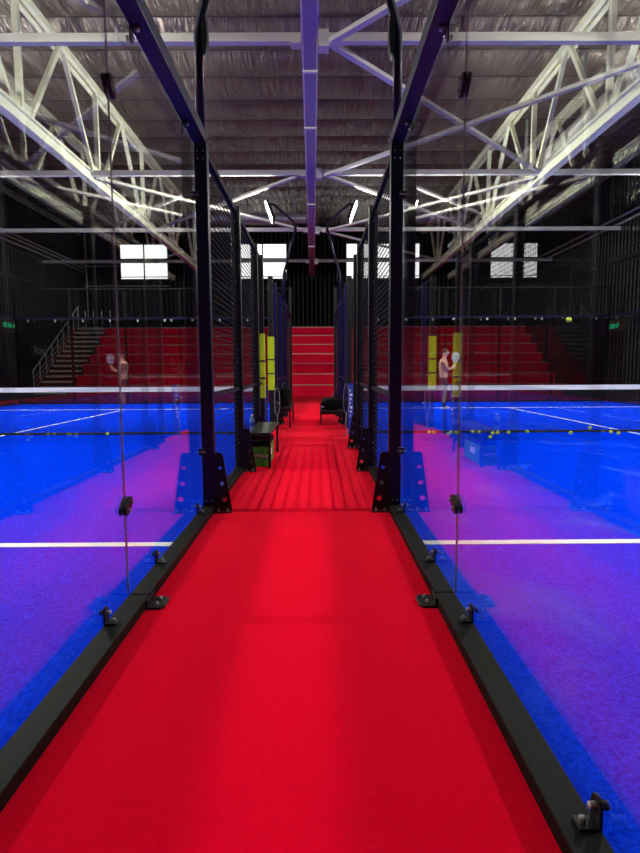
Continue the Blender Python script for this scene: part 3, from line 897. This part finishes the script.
# head details
hd = MB(); hd.ball((PX + .055, PY, PZ + 1.725), .09, 16, 12, (1.02, .84, 1.28)).ball((PX + .152, PY, PZ + 1.715), .016, 8, 6, (1, .8, 1.5))
hd.ball((PX + .045, PY - .078, PZ + 1.72), .028, 8, 6, (.8, .35, 1.2)).ball((PX + .045, PY + .078, PZ + 1.72), .028, 8, 6, (.8, .35, 1.2))
hd.build('head', M['skin'], per, smooth=True)
ey = MB()
for s in (-1, 1): ey.ball((PX + .137, PY + s * .032, PZ + 1.742), .010, 8, 6)
ey.box(PX + .140, PX + .150, PY - .022, PY + .022, PZ + 1.672, PZ + 1.679); ey.build('face_features', M['hair'], per)
h = MB(); h.ball((PX + .035, PY, PZ + 1.768), .094, 16, 10, (1.02, .9, 1.0)); h.build('hair', M['hair'], per, smooth=True)
skinned('shorts', [W(0, 0, .99, (.150, .130)), W(0, -.095, .88, .118), W(.008, -.12, .66, .112), W(.008, -.122, .55, .108), W(0, .095, .88, .118), W(.045, .12, .66, .112), W(.06, .122, .55, .108), W(0, 0, 1.04, (.145, .12))],
        [(0, 1), (1, 2), (2, 3), (0, 4), (4, 5), (5, 6), (0, 7)], M['shorts'], per, 2, 0)
for dx, dy in ((0, -.128), (.05, .128)):
    sh = MB(); sh.ball((PX + dx + .04, PY + dy, PZ + .045), .05, 14, 8, (2.7, .95, .9)).build('shoe', M['shoe'], per, smooth=True)
    MB().tube([(PX + dx - .012, PY + dy, PZ + .08), (PX + dx - .016, PY + dy, PZ + .22)], [.046, .05], 12).build('sock', M['shorts'], per, smooth=True)
rk = thing('padel_racket', (PX + gx, PY + gy, PZ + 1.3), 'white round padel racket held up in the hands of the player', 'racket')
cx, cz = PX + gx + .01, PZ + 1.585
pts = [(cx + .125 * math.sin(2 * math.pi * i / 24), cz + .145 * math.cos(2 * math.pi * i / 24)) for i in range(24)]
MB().prism(pts, 'y', PY + gy - .019, PY + gy + .019).build('head', M['racket'], rk, bevel=.006)
MB().tube([(PX + gx, PY + gy, PZ + 1.23), (PX + gx, PY + gy, PZ + 1.40)], .016, 10).build('grip', M['black'], rk)
MB().bar((PX + gx - .012, PY + gy, PZ + 1.39), (cx - .055, PY + gy, PZ + 1.47), .02, .02).bar((PX + gx + .012, PY + gy, PZ + 1.39), (cx + .055, PY + gy, PZ + 1.47), .02, .02).build('throat', M['racket'], rk)
hm = MB()
for i in range(-3, 4):
    for j in range(-3, 4):
        if i * i + j * j < 9: hm.tube([(cx + i * .026, PY + gy - .0205, cz + j * .03), (cx + i * .026, PY + gy - .0195, cz + j * .03)], .006, 6)
hm.build('hole_pattern', M['rail'], rk)

# ------------------------------------------------------------------ camera
f_px, pitch, yaw, roll, H = 564.6507, .1014, .0050, -.0050, 1.2539
def cam_axes():
    right = Vector((1, 0, 0)); fwd = Vector((0, 1, 0)); down = Vector((0, 0, -1))
    # pitch down
    f2 = fwd * math.cos(pitch) + down * math.sin(pitch); d2 = down * math.cos(pitch) - fwd * math.sin(pitch)
    rz = Matrix.Rotation(-yaw, 3, 'Z'); right, f2, d2 = rz @ right, rz @ f2, rz @ d2
    c, s = math.cos(roll), math.sin(roll)
    r3 = right * c - d2 * s; d3 = right * s + d2 * c
    return r3, d3, f2
r3, d3, f3 = cam_axes()
cd = bpy.data.cameras.new('camera'); cam = bpy.data.objects.new('camera', cd); COL.objects.link(cam)
cam.matrix_world = Matrix(((r3.x, -d3.x, -f3.x, 0), (r3.y, -d3.y, -f3.y, 0), (r3.z, -d3.z, -f3.z, H), (0, 0, 0, 1)))
cd.sensor_fit = 'VERTICAL'; cd.sensor_height = 36; cd.lens = f_px / 853 * 36
cd.clip_start = .02; cd.clip_end = 200
scene.camera = cam

# ------------------------------------------------------------------ world and view
w = bpy.data.worlds.new('world'); scene.world = w; w.use_nodes = True
w.node_tree.nodes['Background'].inputs[0].default_value = (.02, .02, .022, 1)
w.node_tree.nodes['Background'].inputs[1].default_value = .2
scene.view_settings.view_transform = 'Standard'; scene.view_settings.look = 'None'
scene.view_settings.gamma = 1; scene.view_settings.exposure = 2.25
scene.view_settings.use_curve_mapping = False
cy = scene.cycles
cy.max_bounces = 10; cy.diffuse_bounces = 4; cy.glossy_bounces = 4; cy.transparent_max_bounces = 24
cy.use_denoising = True
cy.sample_clamp_indirect = 6
